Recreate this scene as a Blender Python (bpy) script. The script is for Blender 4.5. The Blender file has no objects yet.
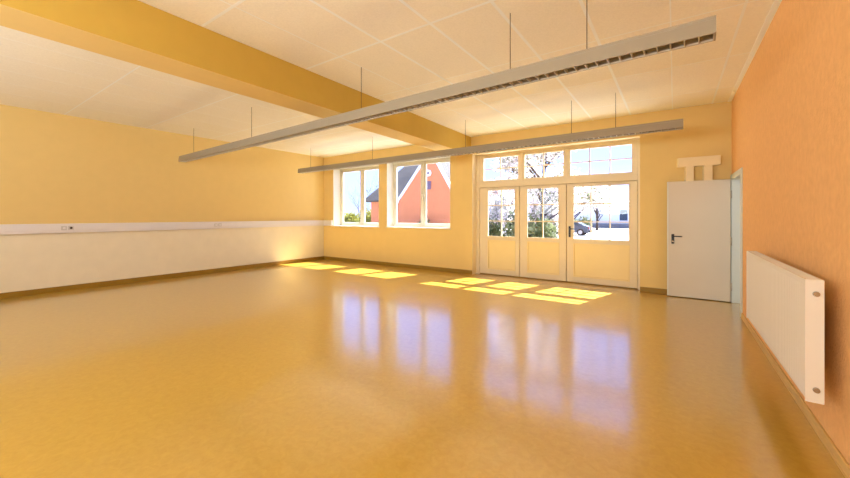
import bpy, bmesh, math, random
from mathutils import Vector, Matrix

random.seed(7)
S = bpy.context.scene
COL = S.collection
PI = math.pi

# ------------------------------------------------------------------ camera, sky, sun, exposure
D, XL, XR, H = 7.4145, -8.9875, 0.7394, 3.16      # window wall, left wall, right wall, ceiling
YB = -2.6                                          # wall behind the camera
cam_d = bpy.data.cameras.new('camera')
cam_d.sensor_width = 36.0
cam_d.lens = 15.2356
cam_d.shift_y = -0.02736
cam_d.clip_start = 0.05
cam_d.clip_end = 500
cam = bpy.data.objects.new('camera', cam_d)
cam.location = (0, 0, 1.35)
cam.rotation_euler = (PI / 2, 0, 0.6065)
COL.objects.link(cam)
S.camera = cam

S.view_settings.view_transform = 'Standard'
S.view_settings.look = 'None'
S.view_settings.exposure = 0.09
S.view_settings.gamma = 1.0
S.view_settings.use_curve_mapping = False

world = bpy.data.worlds.new('sky')
S.world = world
world.use_nodes = True
wn, wl = world.node_tree.nodes, world.node_tree.links
wn.clear()
w_out = wn.new('ShaderNodeOutputWorld')
w_bg = wn.new('ShaderNodeBackground')
w_tc = wn.new('ShaderNodeTexCoord')
w_sep = wn.new('ShaderNodeSeparateXYZ')
w_ramp = wn.new('ShaderNodeValToRGB')
w_ramp.color_ramp.elements[0].position = 0.0
w_ramp.color_ramp.elements[0].color = (0.36, 0.47, 0.95, 1)
w_ramp.color_ramp.elements[1].position = 0.55
w_ramp.color_ramp.elements[1].color = (0.22, 0.355, 0.88, 1)
wl.new(w_tc.outputs['Generated'], w_sep.inputs[0])
wl.new(w_sep.outputs['Z'], w_ramp.inputs[0])
wl.new(w_ramp.outputs[0], w_bg.inputs[0])
w_bg.inputs[1].default_value = 2.7
wl.new(w_bg.outputs[0], w_out.inputs[0])

sun_d = bpy.data.lights.new('sun', 'SUN')
sun_d.energy = 33.0
sun_d.angle = math.radians(0.5)
sun_d.color = (0.95, 0.97, 1.0)
sun = bpy.data.objects.new('sun', sun_d)
sun.rotation_euler = Vector((-0.30, -1.0, -1.45)).to_track_quat('-Z', 'Y').to_euler()
sun.location = (4, 20, 20)
COL.objects.link(sun)

def area(name, loc, direction, sx, sy, power, color=(1, 1, 1)):
    d = bpy.data.lights.new(name, 'AREA')
    d.shape = 'RECTANGLE'
    d.size, d.size_y = sx, sy
    d.energy = power
    d.color = color
    o = bpy.data.objects.new(name, d)
    o.location = loc
    o.rotation_euler = Vector(direction).to_track_quat('-Z', 'Y').to_euler()
    COL.objects.link(o)
    return o

# added fill lamps behind the camera and in the corridor, standing in for daylight
REAR = [(-8.3, -6.3), (-5.6, -3.6), (-2.7, -0.7)]
for (x0, x1), pw in zip(REAR, (36, 98, 185)):
    area('rear_fill', ((x0 + x1) / 2, YB - 0.12, 1.95), (0, 1, 1.15), x1 - x0, 1.6, pw, (0.94, 1.0, 0.97))
area('corridor_fill', (2.6, 5.2, 2.0), (-1, 0.6, -0.2), 1.0, 1.2, 22, (0.85, 0.94, 1.0))

# ------------------------------------------------------------------ materials
def srgb(r, g, b):
    def f(c):
        c /= 255.0
        return c / 12.92 if c <= 0.04045 else ((c + 0.055) / 1.055) ** 2.4
    return (f(r), f(g), f(b), 1)

def mat(name, col, rough=0.6, spec=0.5, metal=0.0, vary=0.0, scale=20.0, bump=0.0, bscale=None, detail=4, stretch=None):
    m = bpy.data.materials.new(name)
    m.use_nodes = True
    nt = m.node_tree
    b = nt.nodes['Principled BSDF']
    b.inputs['Roughness'].default_value = rough
    b.inputs['Specular IOR Level'].default_value = spec
    b.inputs['Metallic'].default_value = metal
    b.inputs['Base Color'].default_value = col
    tc = nt.nodes.new('ShaderNodeTexCoord')
    mp = nt.nodes.new('ShaderNodeMapping')
    if stretch:
        mp.inputs['Scale'].default_value = stretch
    nt.links.new(tc.outputs['Object'], mp.inputs[0])
    if vary > 0:
        n = nt.nodes.new('ShaderNodeTexNoise')
        n.inputs['Scale'].default_value = scale
        n.inputs['Detail'].default_value = detail
        nt.links.new(mp.outputs[0], n.inputs['Vector'])
        r = nt.nodes.new('ShaderNodeValToRGB')
        r.color_ramp.elements[0].position = 0.3
        r.color_ramp.elements[1].position = 0.7
        r.color_ramp.elements[0].color = tuple(c * (1 - vary) for c in col[:3]) + (1,)
        r.color_ramp.elements[1].color = tuple(min(1, c * (1 + vary)) for c in col[:3]) + (1,)
        nt.links.new(n.outputs['Fac'], r.inputs[0])
        nt.links.new(r.outputs[0], b.inputs['Base Color'])
    if bump > 0:
        n2 = nt.nodes.new('ShaderNodeTexNoise')
        n2.inputs['Scale'].default_value = bscale or scale
        n2.inputs['Detail'].default_value = 3
        nt.links.new(mp.outputs[0], n2.inputs['Vector'])
        bp = nt.nodes.new('ShaderNodeBump')
        bp.inputs['Strength'].default_value = bump
        bp.inputs['Distance'].default_value = 0.02
        nt.links.new(n2.outputs['Fac'], bp.inputs['Height'])
        nt.links.new(bp.outputs[0], b.inputs['Normal'])
    return m

M = {}
M['yellow'] = mat('yellow_paint', srgb(237, 206, 136), 0.75, 0.2, vary=0.012, scale=6, bump=0.08, bscale=90)
M['cream_wall'] = mat('cream_paint', srgb(246, 234, 206), 0.75, 0.2, vary=0.02, scale=5, bump=0.08, bscale=90)
M['beam'] = mat('ochre_paint', srgb(208, 172, 80), 0.75, 0.2, vary=0.02, scale=6)
M['orange'] = mat('orange_woodchip', srgb(252, 194, 130), 0.8, 0.15, vary=0.055, scale=26, bump=0.35, bscale=70, stretch=(1, 1, 0.7))
M['tile'] = mat('ceiling_tile', srgb(251, 243, 226), 0.9, 0.1, vary=0.035, scale=60, bump=0.12, bscale=140)
M['batten'] = mat('ceiling_batten', srgb(255, 255, 250), 0.7, 0.2)
M['skirting'] = mat('brown_skirting', srgb(158, 120, 36), 0.45, 0.4, vary=0.06, scale=14)
M['wood_skirting'] = mat('pale_wood_skirting', srgb(222, 182, 112), 0.5, 0.4, vary=0.07, scale=9, stretch=(8, 0.6, 8))
M['white'] = mat('white_paint', srgb(226, 219, 200), 0.4, 0.4)
M['cream'] = mat('cream_joinery', srgb(240, 222, 186), 0.45, 0.4, vary=0.015, scale=5)
M['door_panel'] = mat('panel_bounce_yellow', srgb(250, 226, 164), 0.45, 0.4, vary=0.01, scale=5)  # yellower than the frames: floor bounce put into the panel colour
M['sill'] = mat('white_sill', srgb(228, 222, 206), 0.35, 0.5)
M['lamp'] = mat('grey_lamp_housing', srgb(164, 152, 130), 0.5, 0.4)
M['louver'] = mat('louver_slat', srgb(214, 206, 190), 0.4, 0.5)
M['lamp_inside'] = mat('lamp_reflector', srgb(176, 160, 134), 0.5, 0.4)
M['tube'] = mat('tube_glass', srgb(225, 220, 205), 0.25, 0.5)
M['cable'] = mat('grey_cable', srgb(96, 74, 46), 0.5, 0.4)
M['trunk'] = mat('trunking_plastic', srgb(238, 232, 232), 0.4, 0.4)
M['dark'] = mat('dark_plastic', srgb(28, 24, 24), 0.35, 0.5)
M['socket'] = mat('socket_plastic', srgb(214, 208, 204), 0.4, 0.4)
M['steel_door'] = mat('grey_door_paint', srgb(222, 208, 186), 0.45, 0.4, vary=0.01, scale=3)
M['frame_grey'] = mat('pale_frame_paint', srgb(226, 228, 218), 0.4, 0.4)
M['hinge'] = mat('steel_hinge', srgb(200, 192, 178), 0.35, 0.5, metal=0.6)
M['rad'] = mat('radiator_enamel', srgb(244, 234, 218), 0.4, 0.4)
M['chrome'] = mat('valve_steel', srgb(190, 184, 172), 0.25, 0.5, metal=0.8)
M['box'] = mat('pale_boarding', srgb(252, 230, 184), 0.6, 0.3, vary=0.02, scale=8)
M['ground'] = mat('pale_paving', srgb(168, 166, 162), 0.9, 0.2, vary=0.06, scale=1.5)
M['red_render'] = mat('red_render', srgb(222, 136, 92), 0.85, 0.2, vary=0.05, scale=1.2)
M['roof_grey'] = mat('grey_roof', srgb(84, 78, 74), 0.8, 0.2, vary=0.18, scale=6, stretch=(1, 1, 4))
M['white_render'] = mat('white_render', srgb(240, 240, 240), 0.85, 0.2, vary=0.03, scale=2)
M['pink_roof'] = mat('pale_roof', srgb(228, 214, 212), 0.85, 0.2, vary=0.06, scale=4)
M['stone'] = mat('dark_garden_wall', srgb(96, 100, 110), 0.9, 0.2, vary=0.2, scale=3)
M['bark'] = mat('bark', srgb(86, 72, 66), 0.9, 0.1, vary=0.25, scale=8)
M['grey_bark'] = mat('grey_bark', srgb(120, 116, 116), 0.9, 0.1, vary=0.2, scale=8)
M['car'] = mat('car_paint', srgb(74, 80, 92), 0.25, 0.6, metal=0.3)
M['tyre'] = mat('tyre', srgb(24, 24, 26), 0.8, 0.2)
M['rim'] = mat('alloy', srgb(170, 172, 176), 0.3, 0.5, metal=0.7)
M['tail'] = mat('red_lens', srgb(150, 20, 20), 0.2, 0.5)
M['house_glass'] = mat('house_glass', srgb(48, 62, 72), 0.35, 0.3)
M['blue_grey'] = mat('blue_grey_paint', srgb(116, 92, 108), 0.5, 0.4)

def foliage(name, c1, c2, trans=0.4):
    m = bpy.data.materials.new(name)
    m.use_nodes = True
    nt = m.node_tree
    nt.nodes.clear()
    o = nt.nodes.new('ShaderNodeOutputMaterial')
    mix = nt.nodes.new('ShaderNodeMixShader')
    mix.inputs[0].default_value = trans
    a = nt.nodes.new('ShaderNodeBsdfDiffuse')
    b = nt.nodes.new('ShaderNodeBsdfTranslucent')
    tc = nt.nodes.new('ShaderNodeTexCoord')
    n = nt.nodes.new('ShaderNodeTexNoise')
    n.inputs['Scale'].default_value = 2.5
    r = nt.nodes.new('ShaderNodeValToRGB')
    r.color_ramp.elements[0].position = 0.35
    r.color_ramp.elements[1].position = 0.65
    r.color_ramp.elements[0].color = c1
    r.color_ramp.elements[1].color = c2
    nt.links.new(tc.outputs['Object'], n.inputs['Vector'])
    nt.links.new(n.outputs['Fac'], r.inputs[0])
    nt.links.new(r.outputs[0], a.inputs[0])
    nt.links.new(r.outputs[0], b.inputs[0])
    nt.links.new(a.outputs[0], mix.inputs[1])
    nt.links.new(b.outputs[0], mix.inputs[2])
    nt.links.new(mix.outputs[0], o.inputs[0])
    return m
M['blossom'] = foliage('blossom', srgb(228, 214, 212), srgb(246, 238, 236), 0.4)
M['leaf'] = foliage('hedge_leaf', srgb(84, 94, 58), srgb(146, 150, 112), 0.3)
M['leaf_pink'] = foliage('young_leaf', srgb(126, 134, 98), srgb(184, 176, 156), 0.35)
M['leaf_yellow'] = foliage('yellow_green_leaf', srgb(128, 126, 50), srgb(176, 170, 92), 0.35)

def floor_material():
    m = bpy.data.materials.new('amber_linoleum')
    m.use_nodes = True
    nt = m.node_tree
    b = nt.nodes['Principled BSDF']
    tc = nt.nodes.new('ShaderNodeTexCoord')
    n1 = nt.nodes.new('ShaderNodeTexNoise')
    n1.inputs['Scale'].default_value = 22
    n1.inputs['Detail'].default_value = 8
    n1.inputs['Roughness'].default_value = 0.65
    n1.inputs['Distortion'].default_value = 0.8
    r = nt.nodes.new('ShaderNodeValToRGB')
    r.color_ramp.elements[0].position = 0.34
    r.color_ramp.elements[0].color = srgb(196, 155, 52)
    r.color_ramp.elements[1].position = 0.68
    r.color_ramp.elements[1].color = srgb(207, 167, 66)
    nt.links.new(tc.outputs['Object'], n1.inputs['Vector'])
    nt.links.new(n1.outputs['Fac'], r.inputs[0])
    nt.links.new(r.outputs[0], b.inputs['Base Color'])
    b.inputs['Roughness'].default_value = 0.3
    b.inputs['Specular IOR Level'].default_value = 0.5
    b.inputs['Coat Weight'].default_value = 1.0
    b.inputs['Coat IOR'].default_value = 2.0
    b.inputs['Coat Roughness'].default_value = 0.14
    n2 = nt.nodes.new('ShaderNodeTexNoise')
    n2.inputs['Scale'].default_value = 9
    n2.inputs['Detail'].default_value = 3
    bp = nt.nodes.new('ShaderNodeBump')
    bp.inputs['Strength'].default_value = 0.06
    bp.inputs['Distance'].default_value = 0.02
    nt.links.new(tc.outputs['Object'], n2.inputs['Vector'])
    nt.links.new(n2.outputs['Fac'], bp.inputs['Height'])
    nt.links.new(bp.outputs[0], b.inputs['Normal'])
    nt.links.new(bp.outputs[0], b.inputs['Coat Normal'])
    return m
M['floor'] = floor_material()

def glass_material():
    m = bpy.data.materials.new('window_glass')
    m.use_nodes = True
    nt = m.node_tree
    nt.nodes.clear()
    o = nt.nodes.new('ShaderNodeOutputMaterial')
    mix = nt.nodes.new('ShaderNodeMixShader')
    t = nt.nodes.new('ShaderNodeBsdfTransparent')
    t.inputs[0].default_value = (0.97, 0.985, 0.98, 1)
    g = nt.nodes.new('ShaderNodeBsdfGlossy')
    g.inputs['Roughness'].default_value = 0.0
    lw = nt.nodes.new('ShaderNodeLayerWeight')       # Schlick: 0.02 + 0.98 * facing^5
    lw.inputs['Blend'].default_value = 0.5
    pw = nt.nodes.new('ShaderNodeMath'); pw.operation = 'POWER'; pw.inputs[1].default_value = 5.0
    ma = nt.nodes.new('ShaderNodeMath'); ma.operation = 'MULTIPLY_ADD'
    ma.inputs[1].default_value = 0.9; ma.inputs[2].default_value = 0.02
    nt.links.new(lw.outputs['Facing'], pw.inputs[0])
    nt.links.new(pw.outputs[0], ma.inputs[0])
    nt.links.new(ma.outputs[0], mix.inputs[0])
    nt.links.new(t.outputs[0], mix.inputs[1])
    nt.links.new(g.outputs[0], mix.inputs[2])
    nt.links.new(mix.outputs[0], o.inputs[0])
    return m
M['glass'] = glass_material()

# ------------------------------------------------------------------ mesh helpers
class MB:
    """collects shapes, builds ONE mesh object"""
    def __init__(self):
        self.bm = bmesh.new()
    def box(self, x0, x1, y0, y1, z0, z1, mi=0):
        v = [self.bm.verts.new(p) for p in ((x0, y0, z0), (x1, y0, z0), (x1, y1, z0), (x0, y1, z0),
                                            (x0, y0, z1), (x1, y0, z1), (x1, y1, z1), (x0, y1, z1))]
        for idx in ((0, 3, 2, 1), (4, 5, 6, 7), (0, 1, 5, 4), (1, 2, 6, 5), (2, 3, 7, 6), (3, 0, 4, 7)):
            f = self.bm.faces.new([v[i] for i in idx])
            f.material_index = mi
        return self
    def prism(self, pts, a0, a1, axis='x', mi=0):
        """closed outline (two coordinates) extruded along an axis"""
        def mk(a, p):
            return {'x': (a, p[0], p[1]), 'y': (p[0], a, p[1]), 'z': (p[0], p[1], a)}[axis]
        A = [self.bm.verts.new(mk(a0, p)) for p in pts]
        B = [self.bm.verts.new(mk(a1, p)) for p in pts]
        n = len(pts)
        fs = [self.bm.faces.new(A), self.bm.faces.new(B[::-1])]
        for i in range(n):
            fs.append(self.bm.faces.new((A[i], B[i], B[(i + 1) % n], A[(i + 1) % n])))
        for f in fs:
            f.material_index = mi
        return self
    def tube(self, pts, radii, seg=8, cap=True):
        pts = [Vector(p) for p in pts]
        if not isinstance(radii, (list, tuple)):
            radii = [radii] * len(pts)
        rings = []
        for i, p in enumerate(pts):
            d = (pts[min(i + 1, len(pts) - 1)] - pts[max(i - 1, 0)]).normalized()
            a = d.cross(Vector((0, 0, 1)))
            if a.length < 1e-3:
                a = d.cross(Vector((1, 0, 0)))
            a.normalize()
            b = d.cross(a)
            rings.append([self.bm.verts.new(p + radii[i] * (math.cos(2 * PI * k / seg) * a + math.sin(2 * PI * k / seg) * b)) for k in range(seg)])
        for r0, r1 in zip(rings, rings[1:]):
            for k in range(seg):
                f = self.bm.faces.new((r0[k], r0[(k + 1) % seg], r1[(k + 1) % seg], r1[k]))
                f.smooth = True
        if cap:
            self.bm.faces.new(rings[0][::-1])
            self.bm.faces.new(rings[-1])
        return self
    def quad(self, c, u, v):
        c, u, v = Vector(c), Vector(u), Vector(v)
        self.bm.faces.new([self.bm.verts.new(c + a * u + b * v) for a, b in ((-1, -1), (1, -1), (1, 1), (-1, 1))])
        return self
    def build(self, name, mats, parent=None, bevel=0.0, seg=2):
        bmesh.ops.recalc_face_normals(self.bm, faces=self.bm.faces[:])
        me = bpy.data.meshes.new(name)
        self.bm.to_mesh(me)
        self.bm.free()
        for m in (mats if isinstance(mats, (list, tuple)) else [mats]):
            me.materials.append(m)
        o = bpy.data.objects.new(name, me)
        COL.objects.link(o)
        if parent:
            o.parent = parent
        if bevel:
            b = o.modifiers.new('bevel', 'BEVEL')
            b.width, b.segments, b.limit_method = bevel, seg, 'ANGLE'
        return o

def tag(o, label=None, cat=None, group=None, kind=None):
    if label: o['label'] = label
    if cat: o['category'] = cat
    if group: o['group'] = group
    if kind: o['kind'] = kind
    return o

def empty(name, loc=(0, 0, 0), rz=0.0):
    o = bpy.data.objects.new(name, None)
    o.empty_display_size = 0.1
    o.location = loc
    o.rotation_euler = (0, 0, rz)
    COL.objects.link(o)
    return o

def wall_with_holes(a0, a1, z0, z1, holes):
    """rectangles of a wall elevation left after cutting the holes (a0,a1,z0,z1)"""
    xs = sorted({a0, a1, *[h[0] for h in holes], *[h[1] for h in holes]})
    out = []
    for u0, u1 in zip(xs, xs[1:]):
        hs = sorted([h for h in holes if h[0] <= u0 + 1e-6 and h[1] >= u1 - 1e-6], key=lambda h: h[2])
        z = z0
        for h in hs:
            if h[2] > z + 1e-6:
                out.append((u0, u1, z, h[2]))
            z = h[3]
        if z < z1 - 1e-6:
            out.append((u0, u1, z, z1))
    return out

# ------------------------------------------------------------------ the room
W1 = (-8.54, -6.69, 1.05, 2.79)
W2 = (-6.40, -4.41, 1.05, 2.80)
DR = (-3.82, -0.504, 0.0, 2.765)
TB = 0.40                                          # window wall thickness
HX = 0.2                                           # right wall thickness
DOOR = (6.36, 7.33, 0.0, 1.93)                     # opening in the right wall (Y)

fl = MB().box(XL - 0.3, XR + HX, YB - 0.3, D + TB, -0.2, 0.0).build('floor', M['floor'])
tag(fl, 'glossy mottled amber linoleum floor of the empty room', 'floor', kind='structure')

cm = MB().box(XL - 0.3, XR + HX, YB - 0.3, D + TB, H, H + 0.2)
xs = [0.5] + [-0.03 - 0.62 * k for k in range(14)]
ys = [-2.15, -0.9, 0.36, 1.61, 2.81, 4.07, 5.33, 6.58]
for x in xs:                                        # broad joints in the middle of the room, hairline ones elsewhere
    w = 0.015 if -2.7 < x < -0.3 else 0.012 if x == 0.5 else 0.006 if x > -3.7 else 0.002
    cm.box(x - w, x + w, YB, D, H - 0.001, H + 0.01, 1)
for y in ys:
    w = 0.014 if 1 < y < 3 else 0.006
    cm.box(-3.7, XR, y - w, y + w, H - 0.0008, H + 0.01, 1)
    cm.box(XL, -3.7, y - 0.008, y + 0.008, H - 0.0008, H + 0.01, 1)
ce = cm.build('ceiling', [M['tile'], M['batten']])
tag(ce, 'cream tiled ceiling with pale joint strips', 'ceiling', kind='structure')

wm = MB()
for u0, u1, z0, z1 in wall_with_holes(XL - 0.3, XR + HX, 0, H, [W1, W2, DR]):
    wm.box(u0, u1, D, D + 0.3, z0, z1)
up = lambda h: (h[0] - 0.06, h[1] + 0.06, max(0.0, h[2] - 0.05), h[3] + 0.2)      # wider outer rebate of the openings
for u0, u1, z0, z1 in wall_with_holes(XL - 0.3, XR + HX, 0, H, [up(W1), up(W2), up(DR)]):
    wm.box(u0, u1, D + 0.3, D + TB, z0, z1)
tag(wm.build('wall_back', M['yellow']), 'yellow wall with two windows and three glazed doors', 'wall', kind='structure')

wm = MB()
wm.box(XL - 0.3, XL, YB, D, 0, 1.13, 1).box(XL - 0.3, XL, YB, D, 1.13, H, 0)
tag(wm.build('wall_left', [M['yellow'], M['cream_wall']]), 'left wall, yellow above the trunking and cream below', 'wall', kind='structure')

wm = MB()
for u0, u1, z0, z1 in wall_with_holes(YB, D, 0, H, [DOOR]):
    wm.box(XR, XR + HX, u0, u1, z0, z1)
tag(wm.build('wall_right', M['orange']), 'orange woodchip wall carrying the radiator', 'wall', kind='structure')

wm = MB()
for u0, u1, z0, z1 in wall_with_holes(XL - 0.3, XR + HX, 0, H, [(a, b, 1.1, 2.8) for a, b in REAR]):
    wm.box(u0, u1, YB - 0.3, YB, z0, z1)
tag(wm.build('wall_front', M['yellow']), 'yellow wall with added windows behind the camera', 'wall', kind='structure')

# ceiling beam (runs towards the window wall, very slightly out of square)
bmm = MB()
yb0, yb1 = YB, D
def beam_x(y): return -3.70 - 0.0235 * (y - 1.1)
zb = 2.757
v = []
for y in (yb0, yb1):
    for dx, z in ((0, zb), (0, H), (-0.42, H), (-0.42, zb)):
        v.append(bmm.bm.verts.new((beam_x(y) + dx, y, z)))
for i in range(4):
    f = bmm.bm.faces.new((v[i], v[(i + 1) % 4], v[4 + (i + 1) % 4], v[4 + i]))
    f.material_index = 1 if i == 3 else 0            # underside takes the paler yellow
bmm.bm.faces.new(v[0:4]); bmm.bm.faces.new(v[4:8])
tag(bmm.build('trim_1', [M['beam'], M['yellow']], bevel=0.006), 'ochre boxed ceiling beam running from the window wall', 'beam', kind='structure')

# cornice strip along the orange wall
tag(MB().box(XR - 0.05, XR, YB, D, H - 0.006, H).build('trim_2', M['batten']), 'pale strip where ceiling meets the orange wall', 'trim', kind='structure')

# baseboards
def board(name, x0, x1, y0, y1, m, lab, h=0.094):
    o = MB().box(x0, x1, y0, y1, 0, h).build(name, m, bevel=0.004)
    tag(o, lab, 'baseboard', kind='structure')
    return o
board('baseboard_left', XL, XL + 0.015, YB, D, M['skirting'], 'brown baseboard along the left wall')
bb = MB().box(XL + 0.015, DR[0], D - 0.015, D, 0, 0.094).box(DR[1], XR, D - 0.015, D, 0, 0.094).build('baseboard_back', M['skirting'], bevel=0.004)
tag(bb, 'brown baseboard under the windows', 'baseboard', kind='structure')
bb = MB().box(XR - 0.014, XR, YB, DOOR[0] - 0.07, 0, 0.07).box(XR - 0.018, XR, YB, DOOR[0] - 0.07, 0.0, 0.012).build('baseboard_right', M['wood_skirting'], bevel=0.003)
tag(bb, 'pale wooden baseboard under the radiator', 'baseboard', kind='structure')

# ------------------------------------------------------------------ casement windows
def rect_frame(mb, x0, x1, z0, z1, y0, y1, w, wb=None):
    wb = wb or w
    mb.box(x0, x0 + w, y0, y1, z0, z1).box(x1 - w, x1, y0, y1, z0, z1)
    mb.box(x0 + w, x1 - w, y0, y1, z0, z0 + wb).box(x0 + w, x1 - w, y0, y1, z1 - w, z1)
    return mb

def casement(name, op, lab, handle):
    x0, x1, z0, z1 = op
    yf = D + 0.27
    root = empty(name, (0, 0, 0))
    tag(root, lab, 'window', kind='structure')
    rect_frame(MB(), x0, x1, z0, z1, yf, yf + 0.08, 0.055).build('window_frame', M['white'], root, bevel=0.005)
    xm = (x0 + x1) / 2 + 0.01
    MB().box(xm - 0.035, xm + 0.035, yf - 0.005, yf + 0.08, z0 + 0.055, z1 - 0.055).build('mullion', M['white'], root, bevel=0.005)
    for a, b in ((x0 + 0.055, xm - 0.035), (xm + 0.035, x1 - 0.055)):
        s = rect_frame(MB(), a, b, z0 + 0.055, z1 - 0.055, yf + 0.012, yf + 0.065, 0.05).build('sash', M['white'], root, bevel=0.006)
        MB().box(a + 0.05, b - 0.05, yf + 0.036, yf + 0.042, z0 + 0.105, z1 - 0.105).build('pane', M['glass'], s)
    h = MB().box(xm - 0.015, xm + 0.015, yf - 0.017, yf - 0.005, 1.80, 1.93).box(xm - 0.012, xm + 0.012, yf - 0.055, yf - 0.017, 1.88, 1.905)
    h.box(xm - 0.012, xm + 0.012, yf - 0.06, yf - 0.045, 1.77, 1.905)
    h.build('window_handle', M['white'], root, bevel=0.004)
    MB().box(x0 - 0.02, x1 + 0.02, D - 0.03, yf, z0 - 0.025, z0 + 0.004).build('window_sill', M['sill'], root, bevel=0.006)
    # painted plaster lining of the reveal
    lin = MB().box(x0, x0 + 0.004, D + 0.0, yf, z0 + 0.004, z1).box(x1 - 0.004, x1, D, yf, z0 + 0.004, z1).box(x0 + 0.004, x1 - 0.004, D, yf, z1 - 0.004, z1)
    lin.build('reveal_lining', M['white'], root)
casement('window_1', W1, 'white two-sash window nearer the left corner, bushes and sky outside', True)
casement('window_2', W2, 'white two-sash window showing the red gable outside', True)

# plain windows added behind the camera for the fill lamps
for i, (a, b) in enumerate(REAR):
    root = tag(empty('window_%d' % (4 + i)), 'white window added behind the camera for fill light, %s of three' % ('left', 'middle', 'right')[i], 'window', kind='structure')
    f = rect_frame(MB(), a, b, 1.1, 2.8, YB - 0.1, YB - 0.03, 0.05)
    f.build('window_frame', M['white'], root, bevel=0.005)
    MB().box(a + 0.05, b - 0.05, YB - 0.068, YB - 0.062, 1.15, 2.75).build('pane', M['glass'], root)

# ------------------------------------------------------------------ glazed garden doors
YD = D + 0.19                                       # room-side face of the joinery
def sash_bars(mb, x0, x1, z0, z1, nx, nz, y, w=0.022):
    for i in range(1, nx):
        x = x0 + (x1 - x0) * i / nx
        mb.box(x - w / 2, x + w / 2, y, y + 0.03, z0, z1)
    for k in range(1, nz):
        z = z0 + (z1 - z0) * k / nz
        mb.box(x0, x1, y + 0.001, y + 0.029, z - w / 2, z + w / 2)
    return mb

fr = tag(empty('window_3'), 'cream frame and six-light transom windows above the glazed doors', 'window', kind='structure')
x0, x1, z0, z1 = DR
fm = MB()
fm.box(x0, x0 + 0.085, YD, YD + 0.1, 0, z1).box(x1 - 0.05, x1, YD, YD + 0.1, 0, z1)
fm.box(x0 + 0.085, x1 - 0.05, YD, YD + 0.1, z1 - 0.045, z1)
fm.box(x0 + 0.085, x1 - 0.05, YD, YD + 0.1, 2.0, 2.115)
fm.box(-2.775, -2.705, YD + 0.002, YD + 0.098, 2.115, z1 - 0.045).box(-1.825, -1.765, YD + 0.002, YD + 0.098, 2.115, z1 - 0.045)
for a, b in ((-2.80, -2.75), (-1.825, -1.773), (x0 + 0.08, x0 + 0.11), (x1 - 0.08, x1 - 0.045)):   # rebates behind the leaf joints
    fm.box(a, b, YD + 0.072, YD + 0.098, 0.012, 2.0)
fm.box(x0 + 0.085, x1 - 0.05, YD + 0.0725, YD + 0.0975, 1.965, 2.0)
fm.box(x0 + 0.085, x1 - 0.05, YD + 0.0725, YD + 0.0975, 0.012, 0.06)
fm.build('door_frame', M['cream'], fr, bevel=0.006)
for a, b, nx in ((-3.735, -2.775, 2), (-2.705, -1.825, 2), (-1.765, -0.554, 3)):
    g = (a + 0.04 if a > -3 else a + 0.10, b - 0.035 if b < -1 else b - 0.095, 2.16, 2.67)
    s = MB()
    s.box(a, g[0], YD + 0.012, YD + 0.07, 2.115, z1 - 0.045).box(g[1], b, YD + 0.012, YD + 0.07, 2.115, z1 - 0.045)
    s.box(g[0], g[1], YD + 0.012, YD + 0.07, 2.115, 2.16).box(g[0], g[1], YD + 0.012, YD + 0.07, 2.67, z1 - 0.045)
    so = s.build('transom_sash', M['cream'], fr, bevel=0.004)
    sash_bars(MB(), g[0], g[1], g[2], g[3], nx, 2, YD + 0.025, 0.02).build('glazing_bar', M['cream'], so)
    MB().box(g[0], g[1], YD + 0.037, YD + 0.043, g[2], g[3]).build('pane', M['glass'], so)
MB().box(x0, x0 + 0.004, D, YD, 0, z1).box(x1 - 0.004, x1, D, YD, 0, z1).box(x0 + 0.004, x1 - 0.004, D, YD, z1 - 0.004, z1).build('reveal_lining', M['cream'], fr)
MB().box(x0, x1, YD + 0.02, D + TB, 0.0, 0.012).build('threshold', M['skirting'], fr)

def garden_door(name, a, b, g, nx, lab, hinge_x, handle=None):
    root = tag(empty(name, ((a + b) / 2, YD, 0)), lab, 'door', kind='structure')
    ox = -(a + b) / 2
    A, B, G0, G1 = a + ox, b + ox, g[0] + ox, g[1] + ox
    z0, z1, gz0, gz1 = 0.022, 1.984, 0.875, 1.94
    y0, y1 = 0.012, 0.068
    m = MB()
    m.box(A, G0, y0, y1, z0, z1).box(G1, B, y0, y1, z0, z1)
    m.box(G0, G1, y0, y1, gz1, z1).box(G0, G1, y0, y1, 0.80, gz0).box(G0, G1, y0, y1, z0, 0.13)
    leaf = m.build('door_leaf', M['cream'], root, bevel=0.004)
    p = MB().box(G0, G1, y0 + 0.016, y1 - 0.012, 0.13, 0.80)
    rect_frame(p, G0, G1, 0.13, 0.80, y0 - 0.006, y0 + 0.02, 0.022)
    p.build('door_panel', M['door_panel'], root, bevel=0.003)
    sash_bars(MB(), G0, G1, gz0, gz1, nx, 3, 0.016).build('glazing_bar', M['cream'], root)
    rect_frame(MB(), G0, G1, gz0, gz1, 0.0, 0.02, 0.014).build('glazing_bead', M['cream'], root)
    MB().box(G0, G1, 0.03, 0.036, gz0, gz1).build('pane', M['glass'], root)
    for z in (0.22, 1.0, 1.78):
        MB().tube([(hinge_x + ox, -0.006, z - 0.05), (hinge_x + ox, -0.006, z + 0.05)], 0.009).build('hinge', M['cream'], root)
    if handle is not None:
        hx = handle + ox
        hh = MB().box(hx - 0.018, hx + 0.018, -0.006, y0, 0.92, 1.14)
        hh.tube([(hx, -0.006, 1.09), (hx, -0.05, 1.09), (hx + 0.02, -0.058, 1.09), (hx + 0.11, -0.058, 1.085)], 0.009)
        hh.tube([(hx, -0.012, 0.97), (hx, -0.004, 0.97)], 0.011)
        tag(hh.build('door_handle', M['dark'], root), 'dark lever handle')
    return root
garden_door('door_1', -3.729, -2.783, (-3.53, -2.87), 2, 'left leaf of the glazed doors, hedge behind its panes', -3.728)
garden_door('door_2', -2.767, -1.806, (-2.61, -1.94), 2, 'middle leaf of the glazed doors, blossom tree behind its panes', -1.806)
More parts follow.
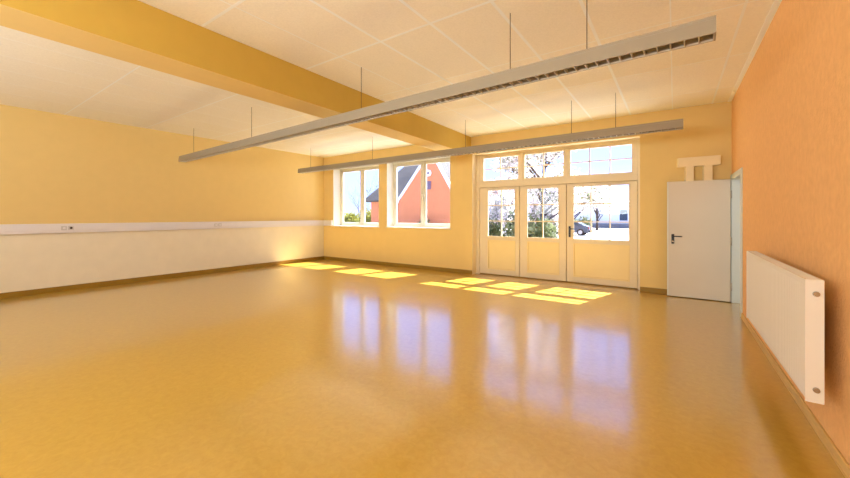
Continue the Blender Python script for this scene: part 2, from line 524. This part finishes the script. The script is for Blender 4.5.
garden_door('door_3', -1.792, -0.560, (-1.67, -0.68), 3, 'wide right leaf of the glazed doors with dark lever handle', -0.56, -1.735)

# ------------------------------------------------------------------ open steel door and its frame
root = tag(empty('door_4', (0, 0, 0)), 'pale grey flush door standing open against the yellow wall', 'door', kind='structure')
y0, y1, _, z1 = DOOR
fm = MB()
for ya, yb in ((y0 - 0.07, y0), (y1, D)):
    fm.box(XR - 0.014, XR, ya, yb, 0, z1 + 0.06)
fm.box(XR - 0.014, XR, y0, y1, z1, z1 + 0.06)
fm.box(XR - 0.014, XR + HX + 0.01, y0 - 0.004, y0 + 0.02, 0, z1).box(XR - 0.014, XR + HX + 0.01, y1 - 0.02, y1 + 0.004, 0, z1)
fm.box(XR - 0.014, XR + HX + 0.01, y0, y1, z1 - 0.02, z1 + 0.004)
fm.build('door_frame', M['frame_grey'], root, bevel=0.004)
lx0, lx1, ly = -0.098, 0.715, 7.285
MB().box(lx0, lx1, ly, ly + 0.045, 0.012, 1.918).build('door_leaf', M['steel_door'], root, bevel=0.004)
MB().box(lx0 - 0.004, lx0 + 0.012, ly - 0.003, ly + 0.05, 0.012, 1.918).build('door_edge', M['frame_grey'], root, bevel=0.002)
hx = lx0 + 0.075
MB().box(hx - 0.02, hx + 0.02, ly - 0.008, ly, 0.885, 1.045).build('handle_plate', M['dark'], root, bevel=0.004)
MB().tube([(hx, ly - 0.008, 1.01), (hx, ly - 0.05, 1.01), (hx + 0.02, ly - 0.056, 1.01), (hx + 0.125, ly - 0.056, 1.008)], 0.009).build('door_handle', M['dark'], root)
MB().tube([(hx, ly - 0.012, 0.925), (hx, ly - 0.007, 0.925)], 0.011).build('lock_cylinder', M['chrome'], root)
for z in (0.25, 0.95, 1.68):
    MB().tube([(0.722, ly - 0.008, z - 0.06), (0.722, ly - 0.008, z + 0.06)], 0.009).build('hinge', M['hinge'], root)

# corridor beyond the open door
cw = MB()
cw.box(XR + HX, 3.2, 4.0, D + TB, -0.2, 0.0)
tag(cw.build('trim_3', M['ground']), 'pale corridor floor beyond the open door', 'floor', kind='structure')
cw = MB()
cw.box(3.2, 3.3, 4.0, D + TB, 0, 2.6).box(XR + HX, 3.2, 3.9, 4.0, 0, 2.6).box(XR + HX, 3.2, D + TB - 0.1, D + TB, 0, 2.6).box(XR + HX, 3.3, 3.9, D + TB, 2.6, 2.7)
tag(cw.build('wall_corridor', M['white']), 'white corridor walls beyond the open door', 'wall', kind='structure')

# ------------------------------------------------------------------ boxed duct above the open door
root = tag(empty('duct_boxing', (0.315, D, 1.45)), 'pale two-legged boxing on the yellow wall above the open door', 'duct cover')
dd = 0.085
MB().prism([(-0.285, 0), (-0.262, -dd), (0.285, -dd), (0.285, 0)], 0.71, 0.86, 'z').build('crosspiece', M['box'], root, bevel=0.003)
for a in (-0.175, 0.065):
    MB().prism([(a - 0.006, 0), (a + 0.014, -dd + 0.005), (a + 0.12, -dd + 0.005), (a + 0.12, 0)], 0.0, 0.71, 'z').build('leg', M['box'], root, bevel=0.003)

# ------------------------------------------------------------------ cable trunking on the left wall
root = tag(empty('cable_trunking', (XL, 2.0, 1.045)), 'long white cable trunking with sockets along the left wall', 'cable trunking')
t = MB().box(0, 0.055, YB - 2.0 + 0.01, D - 2.0, 0, 0.165).box(0.055, -8.56 - XL, D - 2.0 - 0.055, D - 2.0, 0, 0.165)
t.build('trunking_body', M['trunk'], root, bevel=0.005)
MB().box(0.05, 0.062, YB - 2.0 + 0.02, D - 2.0 - 0.062, 0.045, 0.125).build('trunking_lid', M['trunk'], root, bevel=0.003)
for y in (1.60, 1.69, 4.18, 4.27):
    s = MB().box(0.058, 0.068, y - 2 - 0.036, y - 2 + 0.036, 0.05, 0.122).build('socket', M['socket'], root, bevel=0.004)
    MB().tube([(0.064, y - 2, 0.086), (0.0695, y - 2, 0.086)], 0.02, 16).build('socket_well', M['dark'] if y == 1.69 else M['trunk'], s)

# ------------------------------------------------------------------ hanging strip lamps
def strip_lamp(loc, rz, L, cables, label):
    """local X runs along the lamp; local origin at its right end, top of the housing"""
    root = tag(empty('strip_lamp', loc, rz), label, 'ceiling lamp', 'hanging strip lamps')
    hw, hb, hh, t = 0.052, 0.068, 0.118, 0.004
    prof = [(-hw, 0), (-hw, -0.022), (-hw - 0.006, -0.026), (-hb, -hh), (-hb + t, -hh), (-hw + t, -0.03), (hw - t, -0.03), (hb - t, -hh), (hb, -hh), (hw + 0.006, -0.026), (hw, -0.022), (hw, 0)]
    MB().prism(prof, -L, 0).build('lamp_housing', M['lamp'], root)
    lv = MB()
    n = int(L / 0.078)
    for i in range(n + 1):
        x = -0.004 - (L - 0.008) * i / n
        lv.prism([(-hb + t, -hh + 0.001), (hb - t, -hh + 0.001), (hb - t - 0.005, -hh + 0.028), (-hb + t + 0.005, -hh + 0.028)], x - 0.003, x + 0.003)
    for sy in (-1, 1):
        lv.box(-L + 0.003, -0.003, sy * (hb - t - 0.006) - 0.003, sy * (hb - t - 0.006) + 0.003, -hh + 0.001, -hh + 0.012)
    lv.build('louver', M['louver'], root)
    MB().box(-L + 0.01, -0.01, -hw + 0.008, hw - 0.008, -0.046, -0.034).build('reflector', M['lamp_inside'], root)
    nt_ = 6
    for k in range(nt_):
        a = -L + L * k / nt_ + 0.05
        MB().tube([(a, 0.0, -0.06), (a + L / nt_ - 0.1, 0.0, -0.06)], 0.011, 8).build('lamp_tube', M['tube'], root)
    for x in (0.0, -L):
        s = 1 if x == 0 else -1
        MB().prism([(-hw, 0), (-hw - 0.006, -0.026), (-hb, -hh), (hb, -hh), (hw + 0.006, -0.026), (hw, 0)], x, x + s * 0.006).build('end_cap', M['lamp'], root)
    for c in cables:
        dz = H - loc[2]
        cb = MB().tube([(c, 0, -0.002), (c, 0, dz - 0.004)], 0.0035, 6)
        o = cb.build('suspension_cable', M['cable'], root)
        m2 = MB().tube([(c, 0, -0.002), (c, 0, 0.02)], [0.012, 0.006], 8)
        m2.build('cable_clamp', M['cable'], o)
    return root
sl = math.atan(-0.0445)
strip_lamp((0.215, 3.005, 2.635), sl, 9.0, [-8.37, -6.0, -3.35, -1.42, -0.78], 'near grey strip lamp crossing under the ceiling beam')
sl = math.atan(-0.030)
strip_lamp((0.09, 5.905, 2.635), sl, 8.55, [-8.07, -5.77, -3.33, -1.42, -0.80], 'far grey strip lamp hanging in front of the windows')

# ------------------------------------------------------------------ radiator on the orange wall
ry0, ry1, rz0, rz1 = 2.78, 4.72, 0.345, 1.005
xf, xb = XR - 0.157, XR - 0.085
root = tag(empty('radiator', ((xf + xb) / 2, (ry0 + ry1) / 2, rz0)), 'white panel radiator mounted on the orange wall', 'radiator')
ox, oy, oz = -(xf + xb) / 2, -(ry0 + ry1) / 2, -rz0
def rb(mb, a, b, c, d, e, f): return mb.box(a + ox, b + ox, c + oy, d + oy, e + oz, f + oz)
pm = MB()
rb(pm, xf + 0.004, xf + 0.016, ry0 + 0.01, ry1 - 0.01, rz0 + 0.01, rz1 - 0.008)
n = 46
for i in range(n):                                   # shallow pressed flutes of the front
    y = ry0 + 0.05 + (ry1 - ry0 - 0.1) * i / (n - 1)
    rb(pm, xf + 0.003, xf + 0.008, y - 0.014, y + 0.014, rz0 + 0.03, rz1 - 0.03)
pm.build('front_panel', M['rad'], root, bevel=0.0012, seg=1)
rb(MB(), xb - 0.016, xb - 0.002, ry0 + 0.01, ry1 - 0.01, rz0 + 0.01, rz1 - 0.008).build('back_panel', M['rad'], root, bevel=0.003)
for a, b in ((ry0, ry0 + 0.004), (ry1 - 0.004, ry1)):
    rb(MB(), xf, xb, a, b, rz0, rz1).build('side_cover', M['rad'], root)
gm = MB()
rb(gm, xf, xf + 0.01, ry0 + 0.0045, ry1 - 0.0045, rz1 - 0.012, rz1)
rb(gm, xb - 0.01, xb, ry0 + 0.0045, ry1 - 0.0045, rz1 - 0.012, rz1)
for i in range(96):
    y = ry0 + (ry1 - ry0) * (i + 0.5) / 96
    rb(gm, xf + 0.0095, xb - 0.01, y - 0.006, y + 0.006, rz1 - 0.01, rz1 - 0.002)
gm.build('top_grille', M['rad'], root)
for z in (rz1 - 0.075, rz0 + 0.07):
    y = ry0 + oy
    x = (xf + xb) / 2 + 0.006 + ox
    MB().tube([(x, y - 0.012, z + oz), (x, y + 0.002, z + oz)], [0.013, 0.015], 12).build('end_plug', M['chrome'], root)
for y in (ry0 + 0.45, ry1 - 0.25):
    rb(MB(), xb - 0.004, XR, y - 0.01, y + 0.01, rz1 - 0.16, rz1 - 0.12).build('wall_bracket', M['rad'], root)

# ------------------------------------------------------------------ outdoors
GZ = -0.5
tag(MB().box(-120, 60, D + TB, 140, GZ - 0.3, GZ).build('ground', M['ground']), 'sunlit pale paving outside the windows', 'ground', kind='structure')

# red gabled house
hY = 22.0
hs = tag(empty('red_house', (-16, hY, GZ)), 'red rendered house with grey roof and white gable trim', 'house')
def hpt(x, y, z): return (x + 16, y - hY, z - GZ)
def hbox(mb, a, b, c, d, e, f): return mb.box(a + 16, b + 16, c - hY, d - hY, e - GZ, f - GZ)
apex = (-14.75, 6.0)
gl, gr = (-17.75, 2.45), (-12.1, 1.6)
g = MB()
pts = [(gl[0], GZ), (gl[0], gl[1]), apex, (gr[0], gr[1]), (gr[0], GZ)]
g.prism([(x + 16, z - GZ) for x, z in pts], 0.0, 5.0, 'y')
g.build('gable_wall', M['red_render'], hs)
g = MB()
hbox(g, -21.0, -17.0, 22.3, 30.0, GZ, 2.5)
g.build('wing_wall', M['red_render'], hs)
def slab(mb, a, b, c, d, th):
    a, b, c, d = [Vector(hpt(*p)) for p in (a, b, c, d)]
    nrm = (b - a).cross(d - a).normalized()
    if nrm.z < 0: nrm = -nrm
    lo = [mb.bm.verts.new(p) for p in (a, b, c, d)]
    hi = [mb.bm.verts.new(p + nrm * th) for p in (a, b, c, d)]
    mb.bm.faces.new(lo); mb.bm.faces.new(hi)
    for i in range(4):
        mb.bm.faces.new((lo[i], lo[(i + 1) % 4], hi[(i + 1) % 4], hi[i]))
r = MB()
slab(r, (-21.5, 21.9, 2.5), (-15.6, 21.9 + 0.45, 2.5), (-16.0, 26.2, 6.6), (-19.0, 26.2, 6.6), 0.15)
slab(r, (-21.5, 21.9, 2.5), (-19.0, 26.2, 6.6), (-19.0, 26.3, 6.6), (-21.5, 30.5, 2.5), 0.15)
slab(r, (gl[0], 22.12, gl[1] + 0.05), (apex[0], 22.12, apex[1] + 0.05), (apex[0], 27.2, apex[1] + 0.05), (gl[0], 27.2, gl[1] + 0.05), 0.10)
slab(r, (apex[0], 22.12, apex[1] + 0.05), (gr[0], 22.12, gr[1] + 0.05), (gr[0], 27.2, gr[1] + 0.05), (apex[0], 27.2, apex[1] + 0.05), 0.10)
r.build('roof', M['roof_grey'], hs)
for q, s in ((gl, -1), (gr, 1)):                     # white barge boards along the rakes
    t = MB()
    slab(t, (q[0] + s * 0.12, 21.9, q[1] - 0.12), (apex[0], 21.9, apex[1] + 0.02), (apex[0], 22.12, apex[1] + 0.02), (q[0] + s * 0.12, 22.12, q[1] - 0.12), 0.17)
    t.build('barge_board', M['white_render'], hs)
t = MB()
hbox(t, -15.08, -14.72, 21.93, 22.0, 3.3, 3.9)
o = t.build('window', M['blue_grey'], hs)
t = MB()
t.tube([hpt(-14.92, 21.99, 4.5), hpt(-14.92, 21.9, 4.5)], 0.24, 20)
t.build('round_vent', M['white_render'], hs)
t = MB()
t.tube([hpt(-14.92, 21.91, 4.5), hpt(-14.92, 21.89, 4.5)], 0.1, 16)
t.build('vent_opening', M['blue_grey'], hs)

# white bungalow across the yard
wb = tag(empty('white_bungalow', (-9, 64, GZ)), 'low white house with one dark window across the yard', 'house')
def bbx(mb, a, b, c, d, e, f): return mb.box(a + 9, b + 9, c - 64, d - 64, e - GZ, f - GZ)
bbx(MB(), -30, 3, 64, 72, GZ, 3.0).build('wall', M['white_render'], wb)
rf = MB().prism([(-0.7, 3.45), (4.0, 6.6), (8.7, 3.45)], -21.5, 12.5, 'x')
rf.build('roof', M['pink_roof'], wb)
w = MB()
rect_frame(w, -7.35 + 9, -5.75 + 9, 0.35 - GZ, 2.55 - GZ, -0.08, 0.02, 0.25)
wf = w.build('window', M['white_render'], wb)
MB().box(-7.1 + 9, -6.0 + 9, -0.03, 0.01, 0.6 - GZ, 2.3 - GZ).build('pane', M['house_glass'], wf)
w = MB()
rect_frame(w, -11.4 + 9, -9.9 + 9, 0.6 - GZ, 2.4 - GZ, -0.08, 0.02, 0.15)
wf = w.build('window', M['white_render'], wb)
MB().box(-11.25 + 9, -10.05 + 9, -0.03, 0.01, 0.75 - GZ, 2.25 - GZ).build('pane', M['white_render'], wf)

tag(MB().box(-20, 4, -0.2, 0.2, 0, 0.72).build('garden_wall', M['stone'], bevel=0.03), 'low dark garden wall in front of the white house', 'wall')
bpy.data.objects['garden_wall'].location = (0, 60, GZ)

# parked car
car = tag(empty('car', (-8.45, 36.5, GZ)), 'dark grey car parked in the bright yard', 'car')
cp = [(-1.95, 0.25), (-1.98, 0.62), (-1.7, 0.82), (-1.05, 0.9), (-0.45, 1.3), (0.9, 1.32), (1.6, 0.92), (1.92, 0.86), (2.0, 0.5), (1.95, 0.25)]
MB().prism(cp, -0.8, 0.8, 'y').build('body', M['car'], car, bevel=0.08, seg=3)
for s in (-1, 1):
    MB().prism([(-0.85, 0.93), (-0.38, 1.24), (0.22, 1.26), (0.22, 0.93)], s * 0.79, s * 0.806, 'y').build('side_window', M['house_glass'], car)
    MB().prism([(0.3, 0.93), (0.3, 1.26), (0.85, 1.26), (1.35, 0.95)], s * 0.79, s * 0.806, 'y').build('side_window', M['house_glass'], car)
    for x in (-1.25, 1.25):
        wv = MB().tube([(x, s * 0.64, 0.31), (x, s * 0.83, 0.31)], 0.31, 20).build('wheel', M['tyre'], car)
        MB().tube([(x, s * 0.8, 0.31), (x, s * 0.838, 0.31)], 0.19, 16).build('rim', M['rim'], wv)
    MB().box(1.93, 2.0, s * 0.7 - 0.1, s * 0.7 + 0.1, 0.62, 0.8).build('tail_light', M['tail'], car)
MB().box(1.93, 2.04, -0.75, 0.75, 0.3, 0.48).build('bumper', M['tyre'], car, bevel=0.02)

# plants
def rnd_dir():
    while True:
        v = Vector((random.uniform(-1, 1), random.uniform(-1, 1), random.uniform(-1, 1)))
        if 0.05 < v.length < 1:
            return v.normalized()

def leaf_cloud(mb, centre, rad, n, size, shell=0.55):
    c = Vector(centre)
    for _ in range(n):
        d = rnd_dir()
        k = random.uniform(shell, 1.0)
        p = c + Vector((d.x * rad[0], d.y * rad[1], d.z * rad[2])) * k
        u = rnd_dir()
        v = u.cross(rnd_dir()).normalized()
        s = size * random.uniform(0.6, 1.3)
        mb.quad(p, u * s, v * s * 0.6)
    return mb

def branches(mb, base, height, spread, n, r0, tips, lean=(0, 0), fork=0.35, sub=4, drop=0.0):
    b = Vector(base)
    top = b + Vector((lean[0], lean[1], height * 0.75))
    mid = b.lerp(top, 0.5) + Vector((random.uniform(-.1, .1), random.uniform(-.1, .1), 0)) * spread * 0.4
    mb.tube([b, mid, top], [r0, r0 * 0.75, r0 * 0.3], 8)
    for i in range(n):
        a = 2 * PI * i / n + random.uniform(-.4, .4)
        t = fork + (1 - fork) * (i + random.random()) / n
        st = b.lerp(mid, t * 2) if t < 0.5 else mid.lerp(top, t * 2 - 1)
        ln = spread * (1.15 - 0.5 * t) * random.uniform(.75, 1.1)
        e = st + Vector((math.cos(a) * ln, math.sin(a) * ln, height * random.uniform(.12, .38) - drop))
        m_ = st.lerp(e, .5) + Vector((0, 0, .12 * ln))
        mb.tube([st, m_, e], [r0 * .42, r0 * .28, r0 * .1], 6)
        tips.append(e); tips.append(m_)
        for _ in range(sub):
            q = m_.lerp(e, random.random())
            d = rnd_dir(); d.z = abs(d.z) * .8
            e2 = q + d * ln * random.uniform(.3, .55)
            mb.tube([q, q.lerp(e2, .5) + rnd_dir() * .05, e2], [r0 * .16, r0 * .11, r0 * .05], 5)
            tips.append(e2); tips.append(q.lerp(e2, .6))

def blossom_tree(x, y, height, spread, nb, dens, label, r0=0.13, zmax=None, blob=0.5):
    root = tag(empty('blossom_tree', (x, y, GZ)), label, 'tree', 'blossoming trees outside')
    tips = []
    m = MB()
    branches(m, (0, 0, 0), height, spread, nb, r0, tips, sub=5, drop=.15)
    m.build('trunk', M['bark'], root)
    bl = MB()
    for t in tips:
        leaf_cloud(bl, t, (blob, blob, blob * .8), dens, 0.06, 0.1)
    bl.build('blossom', M['blossom'], root)
    lf = MB()
    for t in tips:
        leaf_cloud(lf, t, (blob, blob, blob * .8), dens // 2, 0.055, 0.1)
    lf.build('foliage', M['leaf_pink'], root)
blossom_tree(-5.1, 17.2, 5.6, 2.5, 13, 46, 'white blossoming tree seen through the middle glazed door', 0.14)
blossom_tree(-12.8, 31.5, 5.4, 2.4, 11, 36, 'white blossoming tree farthest back, behind the shrubs of the left glazed door', 0.13)
blossom_tree(-6.5, 29.0, 5.0, 2.2, 12, 26, 'blossoming tree standing nearest the parked car, left of the bare trunk', 0.12)

def hedge_bush(x, y, rx, ry, h, n, m, label, name='hedge', size=0.07):
    root = tag(empty(name, (x, y, GZ)), label, 'bush')
    tb = MB()
    for k in range(7):
        a = 2 * PI * k / 7
        tb.tube([(math.cos(a) * rx * .2, math.sin(a) * ry * .2, 0), (math.cos(a) * rx * .5, math.sin(a) * ry * .5, h * .5), (math.cos(a) * rx * .7, math.sin(a) * ry * .6, h * .8)], [.03, .02, .008], 5)
    tb.build('stem', M['bark'], root)
    f = MB()
    for k in range(max(3, int(rx * 3))):
        cx = -rx + 2 * rx * (k + .5) / max(3, int(rx * 3))
        hh = h * random.uniform(.82, 1.05)
        leaf_cloud(f, (cx, 0, hh / 2), (rx * .42 + .2, ry, hh / 2), n, size, 0.25)
    f.build('foliage', m, root)
hedge_bush(-7.35, 15.5, 0.7, 0.6, 1.75, 900, M['leaf'], 'dark green shrub behind the left glazed door')
hedge_bush(-5.0, 15.0, 0.85, 0.6, 2.25, 900, M['leaf'], 'tall green shrub behind the middle glazed door')
hedge_bush(-9.6, 44.0, 1.6, 0.7, 1.9, 420, M['leaf'], 'green shrub behind the parked car', size=0.1)
hedge_bush(-32.2, 30.0, 1.7, 0.9, 2.7, 420, M['leaf_yellow'], 'yellow green shrub outside the window by the left corner', size=0.1)
hedge_bush(-27.4, 29.0, 1.5, 0.8, 2.9, 420, M['leaf_yellow'], 'olive shrub beside the red house', size=0.1)
hedge_bush(-14.9, 21.3, 0.35, 0.3, 1.9, 300, M['leaf'], 'small green shrub against the red gable', size=0.06)

def blossom_shrub(x, y, rx, ry, h, n, label):
    root = tag(empty('blossom_shrub', (x, y, GZ)), label, 'bush', 'blossoming shrubs behind the hedge')
    tb = MB()
    ends = []
    for k in range(9):
        a = 2 * PI * k / 9
        e = (math.cos(a) * rx * .75, math.sin(a) * ry * .6, h * random.uniform(.7, .95))
        tb.tube([(math.cos(a) * .12, math.sin(a) * .12, 0), (e[0] * .5, e[1] * .5, h * .45), e], [.04, .028, .01], 5)
    tb.build('stem', M['bark'], root)
    f, g = MB(), MB()
    for k in range(10):
        c = (random.uniform(-.65, .65) * rx, random.uniform(-.5, .5) * ry, h * random.uniform(.35, .72))
        leaf_cloud(f, c, (rx * .4, ry * .5, h * .28), n // 10, 0.065, 0.15)
        leaf_cloud(g, c, (rx * .4, ry * .5, h * .28), n // 20, 0.06, 0.15)
    f.build('blossom', M['blossom'], root)
    g.build('foliage', M['leaf_pink'], root)
blossom_shrub(-9.1, 21.8, 1.15, 0.7, 3.9, 2600, 'tall pale blossoming shrub behind the dark shrub of the left glazed door')
blossom_shrub(-6.5, 21.6, 1.1, 0.7, 3.7, 2300, 'pale blossoming shrub directly behind the blossoming tree of the middle glazed door')

def bare_tree(x, y, h, spread, n, r0, label, mt, fork=.3):
    root = tag(empty('bare_tree', (x, y, GZ)), label, 'tree')
    tips = []
    m = MB()
    branches(m, (0, 0, 0), h * .6, spread, n, r0, tips, fork=fork, sub=4)
    m.build('trunk', mt, root)
    tw = MB()
    for t in tips[::2]:
        for _ in range(2):
            d = rnd_dir(); d.z = abs(d.z) + .3
            tw.tube([t, t + d * .3 * spread, t + d * .5 * spread + Vector((0, 0, .2))], [r0 * .07, r0 * .05, r0 * .03], 4)
    tw.build('twig', mt, root)
bare_tree(-29.6, 32.0, 9.0, 2.0, 9, .1, 'thin bare tree between the yellow green shrubs', M['grey_bark'])
bare_tree(-33.2, 33.0, 8.0, 1.6, 8, .09, 'bare sapling at the left edge of the corner window', M['grey_bark'])
bare_tree(-8.1, 50.0, 7.5, .6, 10, .2, 'dark bare trunk standing before the white house', M['bark'], fork=.2)
